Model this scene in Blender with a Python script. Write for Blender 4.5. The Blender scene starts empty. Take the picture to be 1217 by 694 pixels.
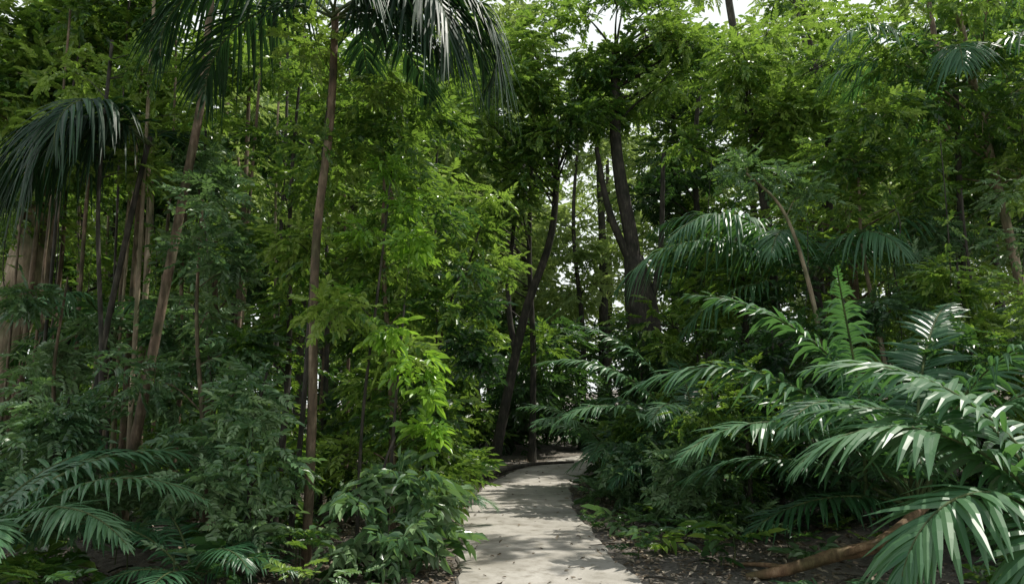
import bpy, math, numpy as np
from mathutils import Vector
rng=np.random.default_rng(11)
R=rng.random
def U(a,b,n=None): return rng.uniform(a,b,n)

# ------------------------------------------------------------------ mesh builder
class MB:
    def __init__(s): s.V=[];s.F=[];s.M=[];s.T=[];s.S=[];s.n=0
    def add(s,v,f,mat=0,tint=0.5,smooth=False):
        v=np.asarray(v,float).reshape(-1,3); f=np.asarray(f,int).reshape(-1,4)
        s.V.append(v); s.F.append(f+s.n); s.n+=len(v)
        s.M.append(np.full(len(f),mat)); s.S.append(np.full(len(f),smooth))
        s.T.append(np.broadcast_to(np.asarray(tint,float),(len(f),)))
    def build(s,name,mats):
        v=np.concatenate(s.V); f=np.concatenate(s.F)
        me=bpy.data.meshes.new(name)
        me.vertices.add(len(v)); me.vertices.foreach_set('co',v.astype(np.float32).ravel())
        me.loops.add(f.size); me.loops.foreach_set('vertex_index',f.astype(np.int32).ravel())
        me.polygons.add(len(f)); me.polygons.foreach_set('loop_start',np.arange(0,f.size,4,dtype=np.int32))
        me.polygons.foreach_set('material_index',np.concatenate(s.M).astype(np.int32))
        me.polygons.foreach_set('use_smooth',np.concatenate(s.S).astype(bool))
        a=me.attributes.new('tint','FLOAT','FACE'); a.data.foreach_set('value',np.concatenate(s.T).astype(np.float32))
        for m in mats: me.materials.append(m)
        me.update(calc_edges=True)
        o=bpy.data.objects.new(name,me); bpy.context.scene.collection.objects.link(o); return o

def nrm(a): return a/np.maximum(np.linalg.norm(a,axis=-1,keepdims=True),1e-9)
def frames(d,n):
    d=nrm(d); z=nrm(n-(n*d).sum(-1,keepdims=True)*d); y=np.cross(z,d)
    return np.stack([d,y,z],axis=-1)
def catmull(P,k=6):
    P=np.asarray(P,float); Q=np.vstack([2*P[0]-P[1],P,2*P[-1]-P[-2]]); out=[]
    for i in range(1,len(Q)-2):
        for t in np.linspace(0,1,k,endpoint=False):
            a,b,c,d=Q[i-1],Q[i],Q[i+1],Q[i+2]
            out.append(.5*((2*b)+(-a+c)*t+(2*a-5*b+4*c-d)*t*t+(-a+3*b-3*c+d)*t**3))
    out.append(P[-1]); return np.array(out)
def tube(mb,P,r,mat=0,sides=8,lump=0.0,tint=.5,flute=0.0):
    P=np.asarray(P,float); n=len(P); r=np.atleast_1d(np.asarray(r,float))
    r=np.full(n,r[0]) if len(r)==1 else (r if len(r)==n else np.interp(np.linspace(0,1,n),np.linspace(0,1,len(r)),r))
    T=nrm(np.gradient(P,axis=0)); ref=np.array([1.,0,0]) if abs(T[0][0])<.8 else np.array([0,1.,0])
    vs=[]; ph=R()*6
    th=np.linspace(0,2*math.pi,sides,endpoint=False)
    for i in range(n):
        a=nrm(np.cross(T[i],ref)); b=np.cross(T[i],a)
        rr=r[i]*(1+lump*(rng.random(sides)-.5)+flute*np.cos(th*5+ph)*max(0,1-i/(n*.35)))
        vs.append(P[i]+np.outer(np.cos(th)*rr,a)+np.outer(np.sin(th)*rr,b))
    i,j=np.meshgrid(np.arange(n-1),np.arange(sides),indexing='ij'); i=i.ravel(); j=j.ravel(); k=(j+1)%sides
    mb.add(np.concatenate(vs),np.stack([i*sides+j,i*sides+k,(i+1)*sides+k,(i+1)*sides+j],1),mat,tint,True)

def leaf(L,W,fold=.25,droop=.2):
    v=np.array([[0,0,0],[.3*L,W/2,fold*W],[.68*L,W*.38,fold*W-.4*droop*L],[L,0,-droop*L],[.68*L,-W*.38,fold*W-.4*droop*L],[.3*L,-W/2,fold*W]])
    return v,np.array([[0,3,2,1],[0,5,4,3]])
def spray(nl,L,W,ang=55,droop=.25,curl=.15,pair=False):
    vs=[];fs=[];n=0
    s=np.array([[0,-.006,0],[0,.006,0],[1,.002,-curl],[1,-.002,-curl]]); vs.append(s); fs.append(np.array([[0,1,2,3]])); n=4
    for i in range(nl):
        if i==nl-1: t=1.0;a=0;k=1.1
        else:
            t=.18+.8*((i//2*2 if pair else i)/(nl-1)); a=math.radians(ang+U(-12,12)-15*t)*(1 if i%2 else -1); k=U(.75,1.1)*(1-.25*abs(t-.5))
        v,f=leaf(L*k,W*k,U(.1,.35),droop*U(.3,1.6))
        ro=U(-.35,.35); c,s_=math.cos(ro),math.sin(ro)
        v=v@np.array([[1,0,0],[0,c,s_],[0,-s_,c]])
        c,s_=math.cos(a),math.sin(a); v=v@np.array([[c,s_,0],[-s_,c,0],[0,0,1]])
        vs.append(v+[t,0,-curl*t*t]); fs.append(f+n); n+=6
    return np.concatenate(vs),np.concatenate(fs)
SM=[spray(9,.44,.20) for _ in range(4)]
PIN=[spray(13,.34,.15,62,.2,.2,True) for _ in range(4)]
BIG=[spray(6,.75,.30,50,.3,.25) for _ in range(4)]
FINE=[spray(11,.34,.19,50) for _ in range(4)]
def scatter(mb,tpl,pos,d,n,sc,mat,tint):
    Rm=frames(d,n); which=rng.integers(0,len(tpl),len(pos))
    for k,(v,f) in enumerate(tpl):
        m=which==k; c=m.sum()
        if not c: continue
        w=np.einsum('nij,vj->nvi',Rm[m],v)*sc[m][:,None,None]+pos[m][:,None,:]
        ff=(f[None]+(np.arange(c)*len(v))[:,None,None]).reshape(-1,4)
        t=np.repeat(np.broadcast_to(tint,(len(pos),))[m],len(f))
        lj=np.repeat(rng.normal(0,.17,(c*len(f)+1)//2+1),2)[:c*len(f)]
        mb.add(w.reshape(-1,3),ff,mat,np.clip(t+lj,0,1))
def clump(mb,c,r,n,tpl,s,mat,tint,flat=.7,out=1.,dz=-.15,jit=.55):
    u=nrm(rng.normal(size=(n,3))); rr=r*rng.random(n)**.45
    p=np.array(c)+u*rr[:,None]*[1,1,flat]
    d=u*out+rng.normal(0,.5,(n,3)); d[:,2]=d[:,2]*.5+dz
    nn=rng.normal(0,jit,(n,3)); nn[:,2]=1
    scatter(mb,tpl,p-nrm(d)*s*.5,d,nn,s*U(.7,1.25,n),mat,tint+rng.normal(0,.1,n))

# ------------------------------------------------------------------ terrain
PC=np.array([[-30,.9],[-5,1.1],[0,.95],[3,.75],[6.57,.4],[8.5,.22],[10.5,.15],[13.4,.2],[16.5,.6],[20,1.5],[24,3.4],[28,6.5],[34,12]])
def pathx(y): return np.interp(y,PC[:,0],PC[:,1])
def ground_z(x,y):
    x=np.asarray(x,float);y=np.asarray(y,float)
    dd=np.abs(x-pathx(y)); b=np.clip((dd-1.1)/2,0,1)
    z=b*(.07*np.sin(x*1.3+y*.7)+.05*np.sin(y*1.9-x*.8)+.03*np.sin(x*4.1)*np.cos(y*3.7))
    return z+np.clip(x-5.5,0,18)*.28+np.clip(-x-9,0,25)*.06
def node(nt,t,**k):
    n=nt.nodes.new(t)
    for a,b in k.items(): setattr(n,a,b)
    return n
def newmat(name):
    m=bpy.data.materials.new(name); m.use_nodes=True; nt=m.node_tree; nt.nodes.clear()
    o=node(nt,'ShaderNodeOutputMaterial'); return m,nt,o
def ramp(nt,stops,inp):
    r=node(nt,'ShaderNodeValToRGB'); e=r.color_ramp.elements
    while len(e)<len(stops): e.new(.5)
    for i,(p,c) in enumerate(stops): e[i].position=p; e[i].color=(*c,1)
    nt.links.new(inp,r.inputs[0]); return r
def noise(nt,scale,detail=4,rough=.6,vec=None):
    n=node(nt,'ShaderNodeTexNoise'); n.inputs['Scale'].default_value=scale; n.inputs['Detail'].default_value=detail; n.inputs['Roughness'].default_value=rough
    if vec: nt.links.new(vec,n.inputs['Vector'])
    return n
def leafmat(name,c0,c1,c2,trans=.35,rough=.42,tcol=(.16,.34,.02),spec=.5):
    m,nt,o=newmat(name)
    a=node(nt,'ShaderNodeAttribute',attribute_name='tint')
    r=ramp(nt,[(0.05,c0),(.5,c1),(.95,c2)],a.outputs['Fac'])
    p=node(nt,'ShaderNodeBsdfPrincipled'); p.inputs['Roughness'].default_value=rough; p.inputs['Specular IOR Level'].default_value=spec
    nt.links.new(r.outputs[0],p.inputs['Base Color'])
    t=node(nt,'ShaderNodeBsdfTranslucent')
    mx=node(nt,'ShaderNodeMix',data_type='RGBA'); mx.inputs[0].default_value=.6; mx.inputs[7].default_value=(*tcol,1)
    nt.links.new(r.outputs[0],mx.inputs[6]); nt.links.new(mx.outputs[2],t.inputs[0])
    ms=node(nt,'ShaderNodeMixShader'); ms.inputs[0].default_value=trans
    nt.links.new(p.outputs[0],ms.inputs[1]); nt.links.new(t.outputs[0],ms.inputs[2]); nt.links.new(ms.outputs[0],o.inputs[0])
    return m
def barkmat(name,c0,c1,c2,sc=6):
    m,nt,o=newmat(name)
    tc=node(nt,'ShaderNodeTexCoord'); mp=node(nt,'ShaderNodeMapping'); mp.inputs['Scale'].default_value=(1,1,.25); nt.links.new(tc.outputs['Object'],mp.inputs[0])
    n=noise(nt,sc*3,6,.7,mp.outputs[0]); n2=noise(nt,sc*.6,3,.5,tc.outputs['Object'])
    r=ramp(nt,[(.3,c0),(.52,c1),(.72,c2)],n.outputs[0])
    r2=ramp(nt,[(.35,(.45,.55,.38)),(.65,(1.25,1.2,1.15))],n2.outputs[0])
    mx=node(nt,'ShaderNodeMix',data_type='RGBA',blend_type='MULTIPLY'); mx.inputs[0].default_value=1
    nt.links.new(r.outputs[0],mx.inputs[6]); nt.links.new(r2.outputs[0],mx.inputs[7])
    p=node(nt,'ShaderNodeBsdfPrincipled'); p.inputs['Roughness'].default_value=.85; nt.links.new(mx.outputs[2],p.inputs['Base Color'])
    b=node(nt,'ShaderNodeBump'); b.inputs['Strength'].default_value=.7; b.inputs['Distance'].default_value=.02
    nt.links.new(n.outputs[0],b.inputs['Height']); nt.links.new(b.outputs[0],p.inputs['Normal']); nt.links.new(p.outputs[0],o.inputs[0])
    return m
L_mid=leafmat('leaf_green',(.013,.05,.014),(.06,.15,.032),(.26,.37,.075),.4,.31,(.32,.52,.05))
L_blue=leafmat('leaf_bluegreen',(.026,.07,.034),(.09,.18,.08),(.23,.34,.17),.3,.29,(.25,.45,.07))
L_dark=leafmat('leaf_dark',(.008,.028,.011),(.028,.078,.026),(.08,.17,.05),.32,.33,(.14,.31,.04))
L_far=leafmat('leaf_canopy',(.045,.10,.03),(.16,.25,.07),(.35,.44,.16),.43,.45,(.42,.56,.12))  # paler green: the lightening of distant haze is put into the leaf colour
L_brt=leafmat('leaf_sunlit',(.06,.17,.02),(.15,.31,.035),(.28,.47,.06),.42,.34,(.40,.66,.05))  # sunlit look of the leaf clusters is painted into this brighter green
L_palm=leafmat('palm_leaflet',(.016,.062,.026),(.048,.135,.06),(.11,.22,.105),.28,.38,(.18,.42,.06),.46)
L_palmd=leafmat('palm_leaflet_dark',(.008,.028,.012),(.016,.05,.02),(.03,.08,.03),.15,.48,(.06,.16,.03),.3)
L_dead=leafmat('dead_leaf',(.07,.052,.036),(.21,.165,.115),(.46,.39,.30),.15,.7,(.2,.14,.07),.25)
B_red=barkmat('bark_brown',(.045,.032,.022),(.14,.098,.068),(.30,.24,.18))
B_dark=barkmat('bark_dark',(.013,.011,.009),(.042,.036,.03),(.11,.10,.08))
B_pale=barkmat('bark_pale',(.10,.08,.055),(.28,.22,.16),(.48,.41,.32),4)
B_log=barkmat('bark_fallen',(.07,.04,.022),(.20,.12,.07),(.36,.25,.16),6)
B_stem=barkmat('palm_rachis',(.03,.06,.015),(.07,.10,.03),(.13,.13,.06),8)

# ground
gx=np.unique(np.concatenate([np.linspace(-16,20,150),np.array([-600,-300,-150,-80,-50,-35,-25,-20,25,30,40,60,100,200,400,600])]))
gy=np.unique(np.concatenate([np.linspace(-4,32,150),np.array([-300,-120,-50,-20,-10,36,42,50,65,90,140,250,450,800])]))
X,Y=np.meshgrid(gx,gy); Z=ground_z(X,Y)-.002
nx,ny=len(gx),len(gy)
i,j=np.meshgrid(np.arange(ny-1),np.arange(nx-1),indexing='ij'); i=i.ravel();j=j.ravel()
g=MB(); g.add(np.stack([X.ravel(),Y.ravel(),Z.ravel()],1),np.stack([i*nx+j,i*nx+j+1,(i+1)*nx+j+1,(i+1)*nx+j],1),0,.5,True)
m,nt,o=newmat('forest_soil'); tc=node(nt,'ShaderNodeTexCoord')
n1=noise(nt,.8,5,.6,tc.outputs['Object']); n2=noise(nt,22,6,.75,tc.outputs['Object'])
vo=node(nt,'ShaderNodeTexVoronoi'); vo.inputs['Scale'].default_value=17; nt.links.new(tc.outputs['Object'],vo.inputs['Vector'])
r=ramp(nt,[(.25,(.065,.055,.045)),(.5,(.19,.17,.145)),(.75,(.38,.35,.31))],n2.outputs[0])
r2=ramp(nt,[(.35,(.55,.55,.55)),(.65,(1.3,1.27,1.22))],n1.outputs[0])
mx=node(nt,'ShaderNodeMix',data_type='RGBA',blend_type='MULTIPLY'); mx.inputs[0].default_value=1
nt.links.new(r.outputs[0],mx.inputs[6]); nt.links.new(r2.outputs[0],mx.inputs[7])
bw=node(nt,'ShaderNodeRGBToBW'); nt.links.new(vo.outputs['Color'],bw.inputs[0])
mx2=node(nt,'ShaderNodeMix',data_type='RGBA',blend_type='MULTIPLY'); mx2.inputs[0].default_value=.4
nt.links.new(mx.outputs[2],mx2.inputs[6]); nt.links.new(bw.outputs[0],mx2.inputs[7])
p=node(nt,'ShaderNodeBsdfPrincipled'); p.inputs['Roughness'].default_value=.95; nt.links.new(mx2.outputs[2],p.inputs['Base Color'])
b=node(nt,'ShaderNodeBump'); b.inputs['Strength'].default_value=.8; b.inputs['Distance'].default_value=.04
nt.links.new(n2.outputs[0],b.inputs['Height']); nt.links.new(b.outputs[0],p.inputs['Normal']); nt.links.new(p.outputs[0],o.inputs[0])
g.build('ground',[m])

# path : poured concrete bays with joints
m,nt,o=newmat('path_concrete'); tc=node(nt,'ShaderNodeTexCoord')
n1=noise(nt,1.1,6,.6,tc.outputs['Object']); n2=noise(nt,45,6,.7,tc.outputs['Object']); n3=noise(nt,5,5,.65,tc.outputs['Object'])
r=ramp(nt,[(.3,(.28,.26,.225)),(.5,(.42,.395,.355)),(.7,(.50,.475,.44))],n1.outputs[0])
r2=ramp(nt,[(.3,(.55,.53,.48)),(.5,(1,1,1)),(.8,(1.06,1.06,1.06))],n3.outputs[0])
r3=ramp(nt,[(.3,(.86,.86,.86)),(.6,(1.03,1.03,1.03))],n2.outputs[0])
mx=node(nt,'ShaderNodeMix',data_type='RGBA',blend_type='MULTIPLY'); mx.inputs[0].default_value=1
mx2=node(nt,'ShaderNodeMix',data_type='RGBA',blend_type='MULTIPLY'); mx2.inputs[0].default_value=1
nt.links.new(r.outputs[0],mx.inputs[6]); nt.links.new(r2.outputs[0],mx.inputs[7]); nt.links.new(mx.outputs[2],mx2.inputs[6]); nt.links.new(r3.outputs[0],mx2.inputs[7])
at=node(nt,'ShaderNodeAttribute',attribute_name='tint'); r4=ramp(nt,[(0,(.84,.84,.82)),(1,(1.0,.99,.97))],at.outputs['Fac'])
mx3=node(nt,'ShaderNodeMix',data_type='RGBA',blend_type='MULTIPLY'); mx3.inputs[0].default_value=1
nt.links.new(mx2.outputs[2],mx3.inputs[6]); nt.links.new(r4.outputs[0],mx3.inputs[7])
p=node(nt,'ShaderNodeBsdfPrincipled'); p.inputs['Roughness'].default_value=.75; nt.links.new(mx3.outputs[2],p.inputs['Base Color'])
b=node(nt,'ShaderNodeBump'); b.inputs['Strength'].default_value=.25; b.inputs['Distance'].default_value=.01
nt.links.new(n2.outputs[0],b.inputs['Height']); nt.links.new(b.outputs[0],p.inputs['Normal']); nt.links.new(p.outputs[0],o.inputs[0])
CL=catmull(np.stack([PC[1:,1],PC[1:,0],0*PC[1:,0]],1),40)
seg=np.r_[0,np.cumsum(np.linalg.norm(np.diff(CL,axis=0),axis=1))]
S=np.arange(0,seg[-1],.06); C=np.stack([np.interp(S,seg,CL[:,k]) for k in range(3)],1); T=nrm(np.gradient(C,axis=0)); N=np.stack([T[:,1],-T[:,0],0*T[:,0]],1)
wob=lambda ph:.03*np.sin(S*1.7+ph)+.02*np.sin(S*4.9+ph*2)+.012*np.sin(S*13+ph)
HW=.82; pt=MB(); bay=2.3; nb=int(seg[-1]/bay); wl=HW+wob(0);wr=HW+wob(2)
for k in range(nb):
    a=np.searchsorted(S,k*bay); e=np.searchsorted(S,(k+1)*bay)
    if e-a<3: continue
    idx=np.arange(a,min(e+1,len(S))); cc=C[idx].copy(); cc[0]+=T[idx[0]]*.008; cc[-1]-=T[idx[-1]]*.008
    ws=np.array([-1,-.975,-.5,0,.5,.975,1]); hz=np.array([.012,.035,.038,.04,.038,.035,.012]); vs=[]
    for q,w in enumerate(ws):
        ww=np.where(w<0,-wl[idx]*abs(w),wr[idx]*abs(w)); v=cc+N[idx]*ww[:,None]; v[:,2]=hz[q]; vs.append(v)
    v=vs[0].copy(); v[:,2]=-.05; vs=[v]+vs; v=vs[-1].copy(); v[:,2]=-.05; vs.append(v)
    A=np.stack(vs,1); e0=A[0:1].copy(); e0[...,2]=-.05; e1=A[-1:].copy(); e1[...,2]=-.05; A=np.concatenate([e0,A,e1]); n_,w_=A.shape[:2]
    i,j=np.meshgrid(np.arange(n_-1),np.arange(w_-1),indexing='ij'); i=i.ravel();j=j.ravel()
    pt.add(A.reshape(-1,3),np.stack([i*w_+j,i*w_+j+1,(i+1)*w_+j+1,(i+1)*w_+j],1),0,R())
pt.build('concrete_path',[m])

# leaf litter
lt=MB(); LF=[leaf(1,.5,.2,.15),leaf(1,.38,.35,-.2),leaf(1,.6,.1,.3)]
def litter(n,xr,yr,s0,s1,onpath=False,t0=0,t1=1):
    x=U(*xr,n); y=yr[0]+(yr[1]-yr[0])*R(n)**1.4; dd=np.abs(x-pathx(y))
    k=(dd<.8) if onpath else (dd>.85)
    if onpath: k&=R(n)<(.35+.65*(dd/.8)**2)
    x=x[k];y=y[k]; z=ground_z(x,y)+(.047 if onpath else .012)+R(len(x))*(.004 if onpath else .03)
    d=rng.normal(size=(len(x),3)); d[:,2]*=.12; nn=rng.normal(0,.22,(len(x),3)); nn[:,2]=1
    scatter(lt,LF,np.stack([x,y,z],1),d,nn,U(s0,s1,len(x)),0,U(t0,t1,len(x)))
litter(12000,(-7,8),(4,22),.04,.11)
litter(7000,(-2.5,3),(5,16),.03,.08)
litter(480,(-1,3),(5,24),.03,.10,True,0,.6)
litter(160,(-.6,1.4),(5,11),.03,.07,True,0,.5)
for _ in range(220):
    x=U(-5,6);y=U(5,16)
    if abs(x-pathx(y))<.9: continue
    a=U(0,6.28);l=U(.15,.6); z=float(ground_z(x,y))+.03
    tube(lt,catmull([[x,y,z],[x+math.cos(a)*l/2+U(-.03,.03),y+math.sin(a)*l/2,z+.02],[x+math.cos(a)*l,y+math.sin(a)*l,z]],3),U(.004,.01),1,4)
lt.build('leaf_litter',[L_dead,B_dark])

def log(name,pts,r,mat,sub=[]):
    mb=MB(); P=catmull(pts,8); tube(mb,P,r,0,12,.14)
    for s,rr in sub: tube(mb,catmull(s,6),rr,0,7,.12)
    return mb.build(name,[mat])
log('fallen_log',[[2.15,7.1,.03],[2.5,7.0,.12],[2.9,6.95,.25],[3.25,6.9,.34],[3.55,6.95,.5],[3.9,7.2,.66],[4.4,7.6,.75]],[.035,.05,.06,.062,.06,.05,.03],B_log,[([[2.95,6.95,.25],[3.15,6.7,.38],[3.5,6.5,.4]],[.035,.02]),([[2.6,7.0,.12],[2.4,7.4,.08],[2.1,7.7,.02]],[.03,.015])])
log('fallen_branch',[[-.78,10.9,.05],[-.98,12.2,.09],[-.85,14.2,.09],[-.45,16.4,.1],[.4,18.9,.1],[1.6,19.6,.12]],[.04,.06,.055,.06,.05,.03],B_dark)
log('surface_root',[[-1.6,9.2,.02],[-1.2,9.9,.08],[-.9,10.8,.04],[-.8,11.6,-.02]],[.03,.045,.02],B_red)

# ------------------------------------------------------------------ palms
def frond(mb,base,az,elev,L,bend,leafL,n,w,droop,mat,tint=.5,twist=0,start=.16,pw=1.3,azb=0,fwd=(20,62),off=(0,0,0)):
    K=26; s=np.linspace(0,1,K); e=np.radians(elev-bend*s**pw); azs=np.radians(az+azb*s)
    Tn=np.stack([np.cos(e)*np.cos(azs),np.cos(e)*np.sin(azs),np.sin(e)],1)
    P=np.array(base)+np.array(off)+np.r_[[[0,0,0]],np.cumsum((Tn[:-1]+Tn[1:])/2,0)*L/(K-1)]
    tube(mb,P,np.linspace(.011,.003,K)*L**.7,1,6)
    hs=np.stack([np.sin(azs),-np.cos(azs),0*azs],1); Sd=hs; Nn=np.cross(Sd,Tn)
    q=np.array([0,.2,.45,.72,1.]); wp=np.array([.4,.9,1,.72,.05]); m_=len(q)
    f0=[]
    for k in range(m_-1): f0+=[[3*k,3*k+3,3*k+4,3*k+1],[3*k+1,3*k+4,3*k+5,3*k+2]]
    f0=np.array(f0)
    V=[];F=[];c=0;TT=[]
    for k in range(n):
        t=start+(1-start)*k/(n-1)
        ip=lambda A:np.array([np.interp(t,s,A[:,i]) for i in range(3)])
        p=ip(P);tt=nrm(ip(Tn));sd=nrm(ip(Sd));nn=nrm(ip(Nn)); tr=(t-start)/(1-start)
        prof=(.45+.55*math.sin(math.pi*min(1,(tr*1.15+.12)*.75+.05)))*(1-.55*max(0,tr-.75)/.25)
        for side in (-1,1):
            if R()<.05: continue
            a=math.radians(fwd[0]+(fwd[1]-fwd[0])*tr**1.5+U(-8,8))
            d0=sd*side*math.cos(a)+tt*math.sin(a)+nn*U(.0,.38)
            ll=leafL*prof*U(.82,1.12); dr=droop*U(.5,1.7)
            pts=p+d0*ll*q[:,None]+np.outer(q**2,[0,0,-dr*ll])
            dd=nrm(np.gradient(pts,axis=0)); wd=nrm(np.cross(dd,nn)); up=np.cross(wd,dd)
            hw=(w/2*wp)[:,None]*(.6+.4*prof)
            V.append(np.stack([pts-wd*hw-up*hw*.35,pts,pts+wd*hw-up*hw*.35],1).reshape(-1,3)); F.append(f0+c); c+=3*m_
            TT+= [np.clip(tint+rng.normal(0,.14),0,1)]*len(f0)
    mb.add(np.concatenate(V),np.concatenate(F),mat,TT)
def palm(name,base,trunk,fr,lm,r=(.09,.06),bark=B_red):
    mb=MB()
    if trunk is not None:
        P=catmull(trunk,10); tube(mb,P,np.linspace(r[0],r[1],len(P)),2,10,.08)
    for f in fr:
        kw=dict(leafL=.42,n=46,w=.045,droop=.45,mat=0,tint=U(.25,.7)); kw.update(f[4] if len(f)>4 else {})
        frond(mb,np.array(base)+rng.normal(0,.03,3),f[0],f[1],f[2],f[3],**kw)
    return mb.build(name,[lm,B_stem,bark])
# az: 0=+x, 90=+y(away), 180=-x, 270 toward camera
palm('understory_palm',(3.8,5.2,.6),[[3.9,5.3,-.1],[3.85,5.2,.2],[3.8,5.2,.6]],[
 (172,66,2.2,112,dict(leafL=.6,w=.066,n=42,tint=.8)),(200,52,1.9,120,dict(leafL=.56,w=.066,n=38,tint=.7)),(150,76,2.3,90,dict(leafL=.56,w=.066,n=42,tint=.7)),
 (225,45,1.4,110,dict(leafL=.5,w=.065,n=30,tint=.7)),(110,74,2.4,85,dict(w=.055,leafL=.5)),(60,60,1.8,90),(20,50,1.8,90),(135,60,2.3,85,dict(leafL=.54,w=.06,n=42))],L_palm)
palm('understory_palm',(4.2,8.0,.5),[[4.3,8.1,-.1],[4.25,8,.2],[4.2,8,.5]],[
 (212,98,2.55,58,dict(leafL=.34,w=.044,n=60,tint=.5,off=(-.5,0,.1),droop=.7,azb=30)),(178,64,3.6,95,dict(leafL=.6,w=.06,n=64,tint=.7)),(197,49,3.1,85,dict(leafL=.58,w=.058,n=60,tint=.75)),
 (300,80,2.7,75,dict(leafL=.5,w=.055,n=58,tint=.7,off=(.15,0,0),droop=.6)),(215,70,2.7,110,dict(leafL=.56,w=.058)),(10,74,3.0,85,dict(leafL=.58,w=.058,tint=.7)),(140,60,3,90,dict(leafL=.5,w=.05)),(245,62,2.4,105,dict(leafL=.54,w=.055)),
 (330,66,2.9,85,dict(leafL=.58,w=.058,n=56)),(100,50,2.6,80),(160,35,2.6,70,dict(leafL=.5,w=.05)),(190,15,2.0,50),(170,80,3.5,78,dict(leafL=.58,w=.058,tint=.75,n=62)),(45,82,3.2,70,dict(leafL=.56,w=.058,n=58))],L_palm)
palm('understory_palm',(2.9,11.8,.6),[[3,11.9,-.1],[2.95,11.8,.3],[2.9,11.8,.6]],[
 (180,70,3.3,85,dict(tint=.9,w=.058,n=60)),(200,55,2.8,90,dict(tint=.9,w=.058,n=54)),(165,80,3.2,70,dict(tint=.85,n=58)),(140,60,2.6,80),(20,70,2.8,90,dict(tint=.7)),(240,60,2.6,95,dict(tint=.8)),(270,60,2.6,90),(300,65,2.4,95),(90,75,2.8,70),(190,30,2.2,70),(215,25,2.0,70)],L_palm)
palm('understory_palm',(1.9,14.2,.4),None,[(a,U(45,75),U(1.7,2.3),85,dict(leafL=.42,w=.05,tint=.7)) for a in (180,150,215,250,285,330,20,80)],L_palm)
palm('slender_palm',(5.3,12.8,3.7),[[5.7,12.9,-.1],[5.6,12.9,1.5],[5.4,12.8,2.8],[5.3,12.8,3.8]],[
 (184,38,4.0,95,dict(leafL=.75,w=.055,n=66,droop=.8,tint=.65)),(205,52,3.6,100,dict(leafL=.7,w=.055,n=60,droop=.8,tint=.6)),(165,60,3.4,95,dict(leafL=.7,w=.05,droop=.8,n=56)),(235,50,2.8,105,dict(leafL=.65,w=.05,droop=.7)),
 (0,45,3.0,95,dict(leafL=.7,droop=.8)),(330,55,2.8,95,dict(leafL=.7,droop=.8)),(40,60,2.8,90),(280,45,2.6,100,dict(leafL=.65,droop=.8)),(120,50,3,90),(190,5,2.8,60,dict(leafL=.6,droop=.7))],L_palm,(.09,.07),B_dark)
palm('slender_palm',(7.6,12.0,6.9),[[7.4,12.3,.3],[7.5,12.1,4],[7.6,12.0,7.0]],[(a,U(30,60),U(2.2,3.0),U(85,110),dict(leafL=.6,w=.045,droop=.8)) for a in range(0,360,40)],L_palm,(.06,.045),B_dark)
palm('tall_palm',(-1.92,7.5,5.75),[[-2.03,7.6,-.1],[-2.0,7.5,1.5],[-2.03,7.5,3.2],[-1.93,7.5,4.6],[-1.92,7.5,5.85]],[
 (356,42,2.8,168,dict(leafL=.68,w=.05,droop=.9,n=66,tint=.3)),(330,30,2.2,140,dict(leafL=.6,w=.05,droop=1,n=50,tint=.3)),(20,50,2.4,145,dict(leafL=.6,w=.05,droop=1,n=50)),(185,45,2.5,145,dict(leafL=.6,w=.05,droop=1,n=50)),
 (160,35,2.3,130,dict(leafL=.6,droop=.9)),(290,35,1.8,120,dict(leafL=.55,droop=1)),(90,50,2.2,120),(55,30,2.0,110),(250,40,1.9,120,dict(leafL=.55,droop=1)),(340,10,1.7,90,dict(leafL=.5,w=.05,droop=.9))],L_palmd,(.05,.038),B_red)
palm('slender_palm',(-4.6,9,4.85),[[-5.05,9,-.1],[-5.0,9,2],[-4.75,9,4],[-4.6,9,4.95]],[
 (200,40,2.3,160,dict(leafL=.75,w=.042,droop=1.1,tint=.35,n=60)),(230,30,2.0,140,dict(leafL=.7,droop=1.1,tint=.3)),(170,50,2.3,150,dict(leafL=.7,droop=1.1,tint=.35)),(255,40,1.9,140,dict(leafL=.6,droop=.9)),(90,50,1.8,110)],L_palmd,(.04,.03),B_dark)
palm('understory_palm',(-4.5,6.4,.35),[[-4.6,6.4,-.1],[-4.55,6.4,.1],[-4.5,6.4,.35]],[
 (-5,46,2.2,75,dict(tint=.9,w=.034,n=54,leafL=.36)),(-25,40,2.0,75,dict(tint=.9,w=.034,n=54,leafL=.36)),(20,55,2.1,80,dict(leafL=.34,tint=.8)),(-50,45,1.7,80,dict(leafL=.32,tint=.8)),(60,60,1.9,85),(120,50,1.8,80),(-90,40,1.5,80),(-130,40,1.5,80),(180,45,1.6,80),(5,22,1.8,50,dict(leafL=.32,tint=.7)),(-70,60,1.6,90,dict(leafL=.32,tint=.8)),(35,62,2.0,95,dict(leafL=.34,tint=.8))],L_palm)
palm('understory_palm',(-2.6,6.3,.12),[[-2.6,6.3,-.1],[-2.6,6.3,0],[-2.6,6.3,.12]],[(a,U(30,60),U(.9,1.3),80,dict(leafL=.24,w=.024,n=34)) for a in range(0,360,45)],L_palm,(.04,.04))
palm('understory_palm',(-1.1,9.9,.25),[[-1.1,9.9,-.1],[-1.1,9.9,0],[-1.1,9.9,.25]],[(a,U(30,65),U(.9,1.3),85,dict(leafL=.28,w=.026,n=34,tint=.7)) for a in range(10,370,45)],L_palm,(.04,.04))
palm('understory_palm',(2.6,5.9,.05),None,[(a,U(20,45),U(.6,.9),75,dict(leafL=.22,w=.024,n=30,tint=.5)) for a in range(0,360,50)],L_palm)
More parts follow.
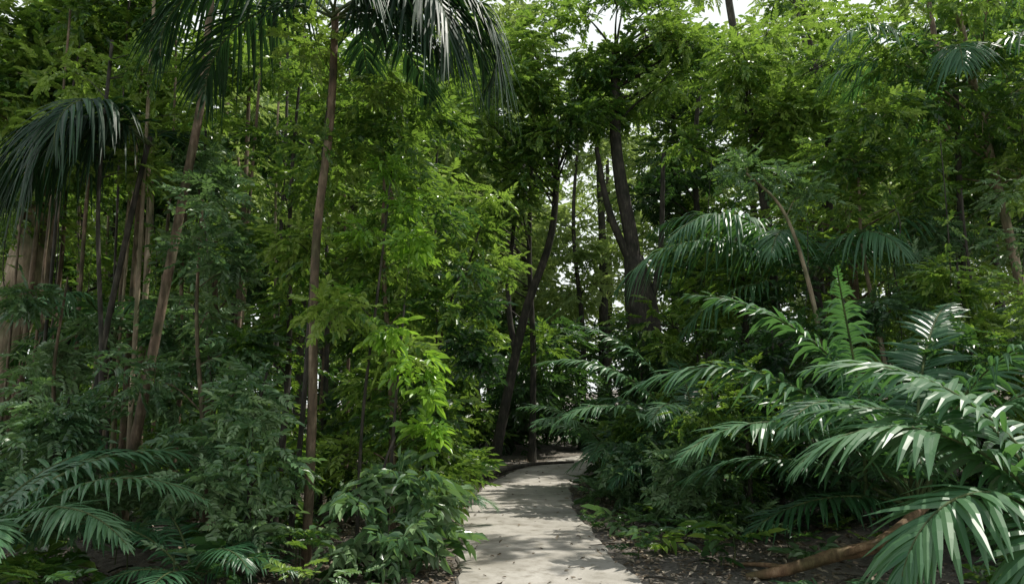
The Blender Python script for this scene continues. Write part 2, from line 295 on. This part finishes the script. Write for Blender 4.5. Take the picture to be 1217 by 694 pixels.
palm('understory_palm',(-6.2,11.5,2.6),[[-6.3,11.5,-.1],[-6.2,11.5,1.4],[-6.2,11.5,2.6]],[(a,U(30,60),U(1.8,2.3),100,dict(leafL=.5,droop=.6)) for a in range(0,360,45)],L_palm,(.05,.05))

# ------------------------------------------------------------------ trees
def tree(name,trunk,r,clumps,tpl,s,n,lm,bark,tint=.5,jit=.55,forks=[],flute=0,sides=10,flat=.7,brr=.35,tv=.23,dz=-.15):
    mb=MB(); P=catmull(trunk,8); rad=np.linspace(0,1,len(P)); rr=r[0]+(r[1]-r[0])*rad; rr=rr*(1+.5*np.exp(-rad*18))
    tube(mb,P,rr,1,sides,.07,flute=flute)
    for f,fr in forks: tube(mb,catmull(f,7),fr,1,8,.08)
    for c in clumps:
        c=np.array(c,float); cr=c[3]; c=c[:3]
        hd=math.hypot(c[0]-np.interp(c[2],P[:,2],P[:,0]),c[1]-np.interp(c[2],P[:,2],P[:,1]))
        k=np.argmin(np.abs(P[:,2]-(c[2]-.5*hd))); a=P[k]; mid=(a+c)/2+rng.normal(0,.08,3)*cr+[0,0,.12*cr]
        br=min(rr[k]*brr,.03+cr*.02)
        tube(mb,catmull([a,mid,c],4),[br,br*.6,br*.25],1,5)
        for _ in range(3):
            e=c+nrm(rng.normal(size=3))*cr*.8*[1,1,flat]; tube(mb,np.array([c*.6+mid*.4,(c+e)/2+[0,0,.05],e]),[br*.35,br*.25,br*.1],1,4)
        clump(mb,c,cr,int(n*U(.75,1.25)),tpl,s,0,np.clip(tint+rng.normal(0,tv),.05,.95),flat,jit=jit,dz=dz)
    return mb.build(name,[lm,bark])
def cr_ell(c,rad,n,r):
    u=nrm(rng.normal(size=(n,3)))*(R(n)**.4)[:,None]; p=np.array(c)+u*rad
    return np.c_[p,U(r[0],r[1],n)]
def cr_col(x,y,z0,z1,rad,n,r):
    z=z0+(z1-z0)*(np.arange(n)+R(n))/n; a=U(0,6.28,n); q=rad*np.sqrt(R(n))*(1-.35*(z-z0)/(z1-z0)); return np.stack([x+q*np.cos(a),y+q*np.sin(a),z,U(r[0],r[1],n)],1)

near=[(-1.4,8.4,5.2,.6,SM,L_mid,.22,.6,16),(-2.7,8.8,6.4,.8,FINE,L_mid,.23,.6,14),(-3.4,8.2,3.9,.8,PIN,L_blue,.27,.65,9),(-1.65,10.4,6.9,.85,SM,L_mid,.27,.55,17),
 (-4.5,10.0,5.6,1.0,PIN,L_blue,.31,.6,11),(-5.7,9.3,3.2,.8,PIN,L_blue,.29,.7,8),(-3.0,11.8,7.8,1.1,FINE,L_mid,.28,.6,16),(-2.5,7.1,1.9,.5,SM,L_blue,.20,.65,7),(-4.6,7.6,1.7,.8,PIN,L_blue,.26,.7,8),(-1.3,12.3,7.5,.6,SM,L_mid,.30,.55,13)]
for (x,y,h,rad,tp,lm,s,t,n) in near:
    bend=U(-.2,.2)
    tree('understory_tree',[[x-bend,y,-.1],[x+.05,y,h*.3],[x-.05+bend*.5,y,h*.65],[x+bend,y,h]],(.03+.003*h,.012),cr_col(x,y,.5,h,rad,n,(.32,.56)),tp,s,48,lm,B_dark if R()<.4 else B_red,t,sides=8)
tree('understory_tree',[[-1.4,11.5,-.1],[-1.2,11.5,1.5],[-.9,11.5,3],[-.5,11.5,4.4]],(.04,.012),[(-.55,11.4,4.3,.5),(-.2,11.4,3.7,.4),(-.6,11.3,3.1,.45),(-.95,11.4,5.1,.5),(-.35,11.6,4.9,.35),(-.75,11.3,2.2,.4),(-.45,11.5,2.7,.3)],SM,.25,40,L_mid,B_dark,.7)
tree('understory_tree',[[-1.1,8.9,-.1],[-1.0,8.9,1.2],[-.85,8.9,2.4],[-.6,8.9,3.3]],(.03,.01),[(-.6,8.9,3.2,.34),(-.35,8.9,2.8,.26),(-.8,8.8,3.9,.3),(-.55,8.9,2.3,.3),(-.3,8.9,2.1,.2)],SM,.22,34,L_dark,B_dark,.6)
tree('young_shrub',[[-1.25,7.6,-.05],[-1.2,7.5,.9],[-1.15,7.5,1.9],[-1.1,7.5,2.6]],(.02,.01),[(-1.0,7.35,2.0,.26),(-.8,7.3,1.75,.18),(-1.25,7.3,2.3,.24),(-1.05,7.4,3.3,.22),(-.85,7.4,1.35,.2)],BIG,.16,20,L_brt,B_dark,.5)  # sunlit clusters, made bright by their leaf colour
tree('young_shrub',[[-1.6,7.9,-.05],[-1.55,7.8,1.5],[-1.4,7.75,3.0],[-1.3,7.7,4.1]],(.02,.01),[(-1.15,7.65,3.7,.26),(-1.35,7.6,4.1,.2),(-1.6,7.6,3.4,.2),(-1.75,7.6,2.7,.2),(-1.0,7.7,3.2,.15)],SM,.18,24,L_brt,B_dark,.45)  # more clusters with the sunlight painted into the leaf colour
tree('young_shrub',[[-1.3,7.2,-.05],[-1.25,7.1,.4],[-1.2,7.1,1.0],[-1.1,7.1,1.3]],(.02,.01),[(-1.0,7.1,.95,.3),(-1.35,7.0,.75,.3),(-.75,7.3,.7,.3),(-1.1,6.9,.45,.35),(-.75,7.5,.35,.3),(-1.5,6.9,.35,.3)],BIG,.20,26,L_blue,B_dark,.6)
tree('young_shrub',[[-.95,8.8,-.05],[-.95,8.8,.6],[-.9,8.8,1.6],[-.9,8.8,2.6]],(.03,.01),cr_col(-.98,8.8,.25,3.4,.35,9,(.3,.42)),SM,.25,36,L_mid,B_dark,.5)
tree('slender_tree',[[-4.7,9,-.1],[-4.5,9,1.2],[-4.15,9,4],[-3.95,9,6],[-4.0,9,9]],(.065,.045),cr_ell((-4,9.4,8.2),(1.6,1.2,1.2),10,(.5,.7)),FINE,.32,45,L_mid,B_red,.6)
tree('slender_tree',[[-2.25,7.7,-.1],[-2.15,7.7,1.5],[-2.12,7.8,3.4],[-2.0,7.8,5.5]],(.03,.02),cr_col(-2.1,7.8,2.4,5.5,.7,8,(.32,.46)),FINE,.22,44,L_mid,B_dark,.7)
tree('slender_tree',[[-4.6,8.5,-.1],[-4.7,8.5,2],[-4.9,8.5,4],[-4.9,8.5,6]],(.03,.02),cr_ell((-5.1,9.2,5.5),(1.3,.6,1.2),9,(.35,.55)),FINE,.24,42,L_mid,B_dark,.75)
tree('large_rainforest_tree',[[-8.5,12,-.2],[-8.35,12,1.5],[-8.15,12.1,3.5],[-7.95,12.3,6],[-7.8,12.4,10],[-7.6,12.5,14]],(.36,.16),np.concatenate([cr_ell((-7,12.0,8.2),(2.8,1.3,2.8),18,(.7,1.0)),cr_ell((-7.6,10.6,6.6),(1.4,.8,1.6),12,(.5,.8))]),FINE,.36,55,L_mid,B_pale,.65,flute=.18,sides=30,brr=.2)
for k in range(24):
    x=U(-9.5,-2.5);y=U(11,18);h=U(6,10); b=U(-.4,.4)
    tree('sapling',[[x,y,-.1],[x+b*.3,y,h*.4],[x+b*.6+U(-.15,.15),y,h*.7],[x+b,y,h]],(U(.03,.06),.025),cr_ell((x+b,y,h*.88),(.9,.9,1.5),5,(.45,.7)),FINE,.32,34,L_mid,B_red if R()<.5 else B_pale,U(.4,.8),sides=6)
for k in range(12):
    x=-7.6+.42*k+U(-.15,.15);y=U(9.0,11.5);h=U(7,9); b=U(-.25,.25)
    tree('sapling',[[x,y,-.1],[x+b*.4,y,h*.35],[x+b*.6+U(-.06,.06),y,h*.7],[x+b,y,h]],(U(.018,.035),.014),cr_ell((x+b,y,h),(.6,.6,.6),3,(.4,.6)),FINE,.30,30,L_mid,[B_red,B_pale,B_dark][k%3],U(.4,.8),sides=6)
# central mid trees
tree('forest_tree',[[-.5,20,-.1],[-.25,20,1.2],[.35,20,4],[1.1,20,6.3],[1.3,20,9]],(.16,.08),cr_ell((.7,18.6,9.4),(1.85,1.3,2.6),32,(.6,.9)),FINE,.34,58,L_mid,B_dark,.62,forks=[([[.1,20,2.9],[-.1,20.1,4.5],[.1,20,7]],[.09,.07,.05])])
tree('forest_tree',[[.55,21,-.1],[.6,21,3],[.5,21,6],[.6,21,9]],(.10,.06),cr_ell((-1.3,19.5,7.5),(1.7,1.5,3.0),20,(.6,.9)),FINE,.36,54,L_mid,B_dark,.6)
tree('forest_tree',[[3.4,18.5,-.1],[3.3,18.5,2.5],[3.1,18.6,5.5],[2.75,18.7,8.2],[2.8,18.8,11]],(.26,.12),cr_ell((3.2,18.6,10.8),(2.0,1.5,2.0),22,(.6,.9)),FINE,.38,54,L_mid,B_dark,.65,forks=[([[3.45,18.5,-.1],[3.4,18.5,2],[3.25,18.5,4.2],[3.1,18.55,5.3]],[.5,.47,.4,.25]),([[3.1,18.6,5.0],[2.5,18.5,6.5],[2.2,18.5,8.2]],[.12,.09,.06]),([[3.2,18.5,3.5],[3.7,18.3,5],[3.9,18.3,8]],[.1,.08,.05])])
tree('forest_tree',[[5.8,16,.1],[5.7,16,5],[5.4,16,8],[5.05,16,10.8],[5,16,12]],(.11,.075),cr_ell((5.6,15.5,8.1),(2.0,1.2,2.0),20,(.6,.9)),FINE,.34,52,L_mid,B_dark,.7)
tree('forest_tree',[[5.0,22,-.1],[4.9,22,4],[5.1,22,8],[5.0,22,11]],(.14,.08),cr_ell((5.2,21.5,8.0),(1.6,1.2,4.4),21,(.7,.95)),FINE,.4,50,L_mid,B_dark,.5)
# paler trees further back that half close the clearing above the path's bend
tree('forest_tree',[[2.5,27,-.1],[2.6,27,4],[2.3,27,8],[2.5,27,11.5]],(.12,.05),[(2.0,27,5.6,1.0),(3.2,27,6.0,1.0),(2.5,26.5,7.0,.9),(3.9,27,7.2,.9),(1.7,27,8.1,.8),(3.9,27,9.4,.8),(1.9,27,10.6,1.0),(3.0,27,10.9,1.0),(4.0,26.8,11.6,1.0),(2.4,27,12.2,1.1),(1.4,27,12.8,.9),(3.4,27,12.9,1.0)],FINE,.42,56,L_far,B_dark,.75)
tree('curved_sapling',[[4.6,10.5,-.1],[4.45,10.5,2],[4.25,10.5,3.4],[3.95,10.5,4.4],[3.45,10.5,4.95]],(.045,.015),[(3.4,10.5,5.0,.5),(3.8,10.6,4.9,.5),(4.4,10.8,4.7,.55)],PIN,.28,36,L_blue,B_pale,.6)
tree('sapling',[[6.2,12,.2],[6.0,12,2.5],[5.8,12,4.2],[5.85,12,5.8]],(.045,.02),cr_ell((5.9,11.8,5.6),(1.0,.9,.9),10,(.4,.6)),SM,.28,40,L_mid,B_pale,.6)
tree('forest_tree',[[8.6,12,.8],[8.3,12,4],[7.9,12,7],[7.7,12,9]],(.08,.06),cr_ell((7.6,11.6,7.0),(1.8,1.2,2.2),16,(.5,.8)),FINE,.32,46,L_mid,B_pale,.6)
def in_gap(c,box): return ((c[:,0]>box[0])&(c[:,0]<box[1])&(c[:,2]>box[2])&(c[:,2]<box[3]))
midp=[(-9,15,10),(-6.5,16,10),(-4.2,15,9.5),(-2.6,17,10.5),(-3.6,20,12),(-7,21,13),(-10.5,19,12),(5.2,20,12.5),(7.5,17,11.5),(9.5,15.5,10.5),(8.8,20.5,13.5),(12,18,13),(10.5,13,8.5),(6.8,14.5,7.5),(4.6,14.6,5.5)]
for x,y,h in midp:
    z=float(ground_z(x,y)); b=U(-.4,.4)
    c=cr_ell((x,y,h*.62+z),(2.1,1.6,h*.36),int(11+h*.65),(.6,1.0)); c=c[~in_gap(c,(1.2,2.9,4.5,8.6))]
    tree('forest_tree',[[x,y,z-.1],[x+b*.3,y,h*.3+z],[x-b*.2,y,h*.65+z],[x+b,y,h*.95+z]],(.12,.05),c,FINE if R()<.7 else SM,.37,48,[L_mid,L_far,L_dark,L_mid][rng.integers(0,4)],[B_dark,B_red,B_dark][rng.integers(0,3)],U(.45,.8),sides=8)
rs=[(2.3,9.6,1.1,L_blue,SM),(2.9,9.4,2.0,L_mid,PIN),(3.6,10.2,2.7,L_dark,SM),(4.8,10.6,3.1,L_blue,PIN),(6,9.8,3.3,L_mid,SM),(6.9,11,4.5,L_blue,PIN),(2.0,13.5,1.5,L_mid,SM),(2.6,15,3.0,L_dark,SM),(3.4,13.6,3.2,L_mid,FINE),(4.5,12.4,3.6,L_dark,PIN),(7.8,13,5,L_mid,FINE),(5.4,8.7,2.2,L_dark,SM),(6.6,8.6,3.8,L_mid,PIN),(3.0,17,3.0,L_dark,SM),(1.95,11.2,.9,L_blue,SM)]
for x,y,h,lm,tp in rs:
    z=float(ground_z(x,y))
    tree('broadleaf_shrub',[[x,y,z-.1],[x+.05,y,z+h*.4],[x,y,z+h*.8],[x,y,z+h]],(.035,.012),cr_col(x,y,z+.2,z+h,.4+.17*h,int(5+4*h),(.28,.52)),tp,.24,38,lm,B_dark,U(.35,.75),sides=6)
ug=MB()
for k in range(120):
    x=U(-18,13);y=U(20,28)
    if abs(x-pathx(y))<1.2: continue
    h=U(.6,4.2); clump(ug,(x,y,float(ground_z(x,y))+h*.8),U(.8,1.3),46,SM,.5,0 if R()<.6 else 1,U(.2,.7))
for k in range(60):
    x=U(-1.5,9);y=U(23.2,32)
    if abs(x-pathx(y))<1.2: continue
    h=U(.6,6); clump(ug,(x,y,float(ground_z(x,y))+h*.8),U(1,1.4),54,SM,.5,0,U(.2,.6))
for k in range(50):
    x=U(-9,-1.6);y=U(10,19); clump(ug,(x,y,U(.2,1.4)),U(.5,.8),38,SM,.30,rng.integers(0,2),U(.25,.8))
ug.build('undergrowth',[L_dark,L_mid])
fc=MB()
for k in range(70):
    x=U(-27,29);y=U(27,46);h=U(14,25) if x<-4 else U(15,25)
    z=float(ground_z(x,y))*.6
    c=cr_ell((x,y,h*.55+z),(3.2,2.2,h*.42),13,(1.2,2.0)); c=c[~in_gap(c,(2.6,4.8,8.4,11.8))]
    tube(fc,catmull([[x,y,0],[x+U(-.4,.4),y,h*.35],[x+U(-.8,.8),y,h*.65+z]],6),[.25,.1],1,7)
    t=U(.3,.9)
    for q in c: clump(fc,q[:3],q[3],42,SM,.72,0,np.clip(t+rng.normal(0,.14),0,1),.75,jit=.7)
fc.build('distant_trees',[L_far,B_dark])
fl=MB()
for k in range(680):
    x=U(-7.5,8.5);y=U(5.2,19); dp=x-pathx(y)
    if k%9==0: dp=U(.95,1.7)*(1 if R()<.7 else -1); x=float(pathx(y))+dp
    if abs(dp)<.98 or (-1.9<dp<0 and y>9.5 and R()<.8): continue
    if dp<0 and R()<.3: continue
    if 0<dp<1.6 and R()<.62: continue
    if 2<x<4.2 and 5.6<y<7.3: continue
    z=float(ground_z(x,y)); h=U(.05,.4)*(.5 if abs(dp)<1.7 else 1); n=rng.integers(4,9)
    a=U(0,6.28)+np.arange(n)*2.4; d=np.stack([np.cos(a),np.sin(a),U(-.1,.6,n)],1); nn=rng.normal(0,.3,(n,3)); nn[:,2]=1
    scatter(fl,[SM,PIN,BIG][rng.integers(0,3)],np.tile([x,y,z+h],(n,1))+rng.normal(0,.05,(n,3)),d,nn,U(.12,.3,n),rng.integers(0,3),U(.3,.8))
    tube(fl,np.array([[x,y,z-.02],[x+.01,y,z+h/2],[x,y,z+h]]),.006,3,4)
fl.build('forest_floor_plants',[L_mid,L_blue,L_dark,B_stem])
vn=MB()
for k in range(28):
    x=U(3.5,10) if k%2 else U(-9,-1.5); y=U(9,18); z1=U(4,6.5); z0=U(.5,3); sw=U(-.5,.5)
    P=catmull([[x,y,z1],[x+sw*.3+U(-.1,.1),y,z1*.7+z0*.3],[x+sw*.6+U(-.15,.15),y,z1*.35+z0*.65],[x+sw,y,z0]],6)
    tube(vn,P,U(.005,.013),0,5)
    if R()<.6:
        n=26; ii=rng.integers(0,len(P),n); d=rng.normal(size=(n,3)); d[:,2]-=.5; nn=rng.normal(0,.6,(n,3)); nn[:,2]=1
        scatter(vn,SM,P[ii],d,nn,U(.12,.25,n),1,U(.3,.7))
vn.build('hanging_vines',[B_dark,L_mid])
# leaning tree added at the right; its crown, above the view, dapples the path
tree('forest_tree',[[8.6,9.4,.6],[8.4,9.6,4],[7.8,10.2,7.5],[6.2,11,10.8],[5.2,11.3,12]],(.10,.05),[(4.4,11.0,11.8,.8),(5.6,11.8,12.2,.9),(3.6,12.0,12,.6),(6.5,11,11.6,.9)],SM,.40,24,L_mid,B_dark,.5,sides=8)

# ------------------------------------------------------------------ light, sky, camera
el,az=math.radians(61),math.radians(64)
w=bpy.data.worlds.new('World'); bpy.context.scene.world=w; w.use_nodes=True; nt=w.node_tree
bg=nt.nodes['Background']; sk=nt.nodes.new('ShaderNodeTexSky'); sk.sky_type='NISHITA'; sk.sun_disc=False; sk.sun_elevation=el; sk.sun_rotation=az; sk.air_density=1; sk.dust_density=3
tc=node(nt,'ShaderNodeTexCoord'); sp=node(nt,'ShaderNodeSeparateXYZ'); nt.links.new(tc.outputs['Generated'],sp.inputs[0])
cr=ramp(nt,[(.0,(.95,.95,.95)),(.5,(.9,.9,.9)),(.75,(.2,.2,.2))],sp.outputs['Z'])
mxw=node(nt,'ShaderNodeMix',data_type='RGBA'); nt.links.new(cr.outputs[0],mxw.inputs[0]); nt.links.new(sk.outputs[0],mxw.inputs[6]); mxw.inputs[7].default_value=(8.5,9.0,8.7,1)
nt.links.new(mxw.outputs[2],bg.inputs[0]); bg.inputs[1].default_value=.13
D=Vector((math.sin(az)*math.cos(el),math.cos(az)*math.cos(el),math.sin(el)))
ld=bpy.data.lights.new('sun','SUN'); ld.energy=5; ld.angle=math.radians(.5); ld.color=(1,.96,.87)
lo=bpy.data.objects.new('sun',ld); lo.rotation_euler=D.to_track_quat('Z','Y').to_euler(); bpy.context.scene.collection.objects.link(lo)
cd=bpy.data.cameras.new('camera'); cd.lens=26; cd.sensor_width=36; cd.clip_end=2000
co=bpy.data.objects.new('camera',cd); co.location=(0,0,1.6); co.rotation_euler=(math.radians(98.6),0,0); bpy.context.scene.collection.objects.link(co)
sc=bpy.context.scene; sc.camera=co; sc.view_settings.view_transform='Standard'; sc.view_settings.look='None'; sc.view_settings.exposure=0
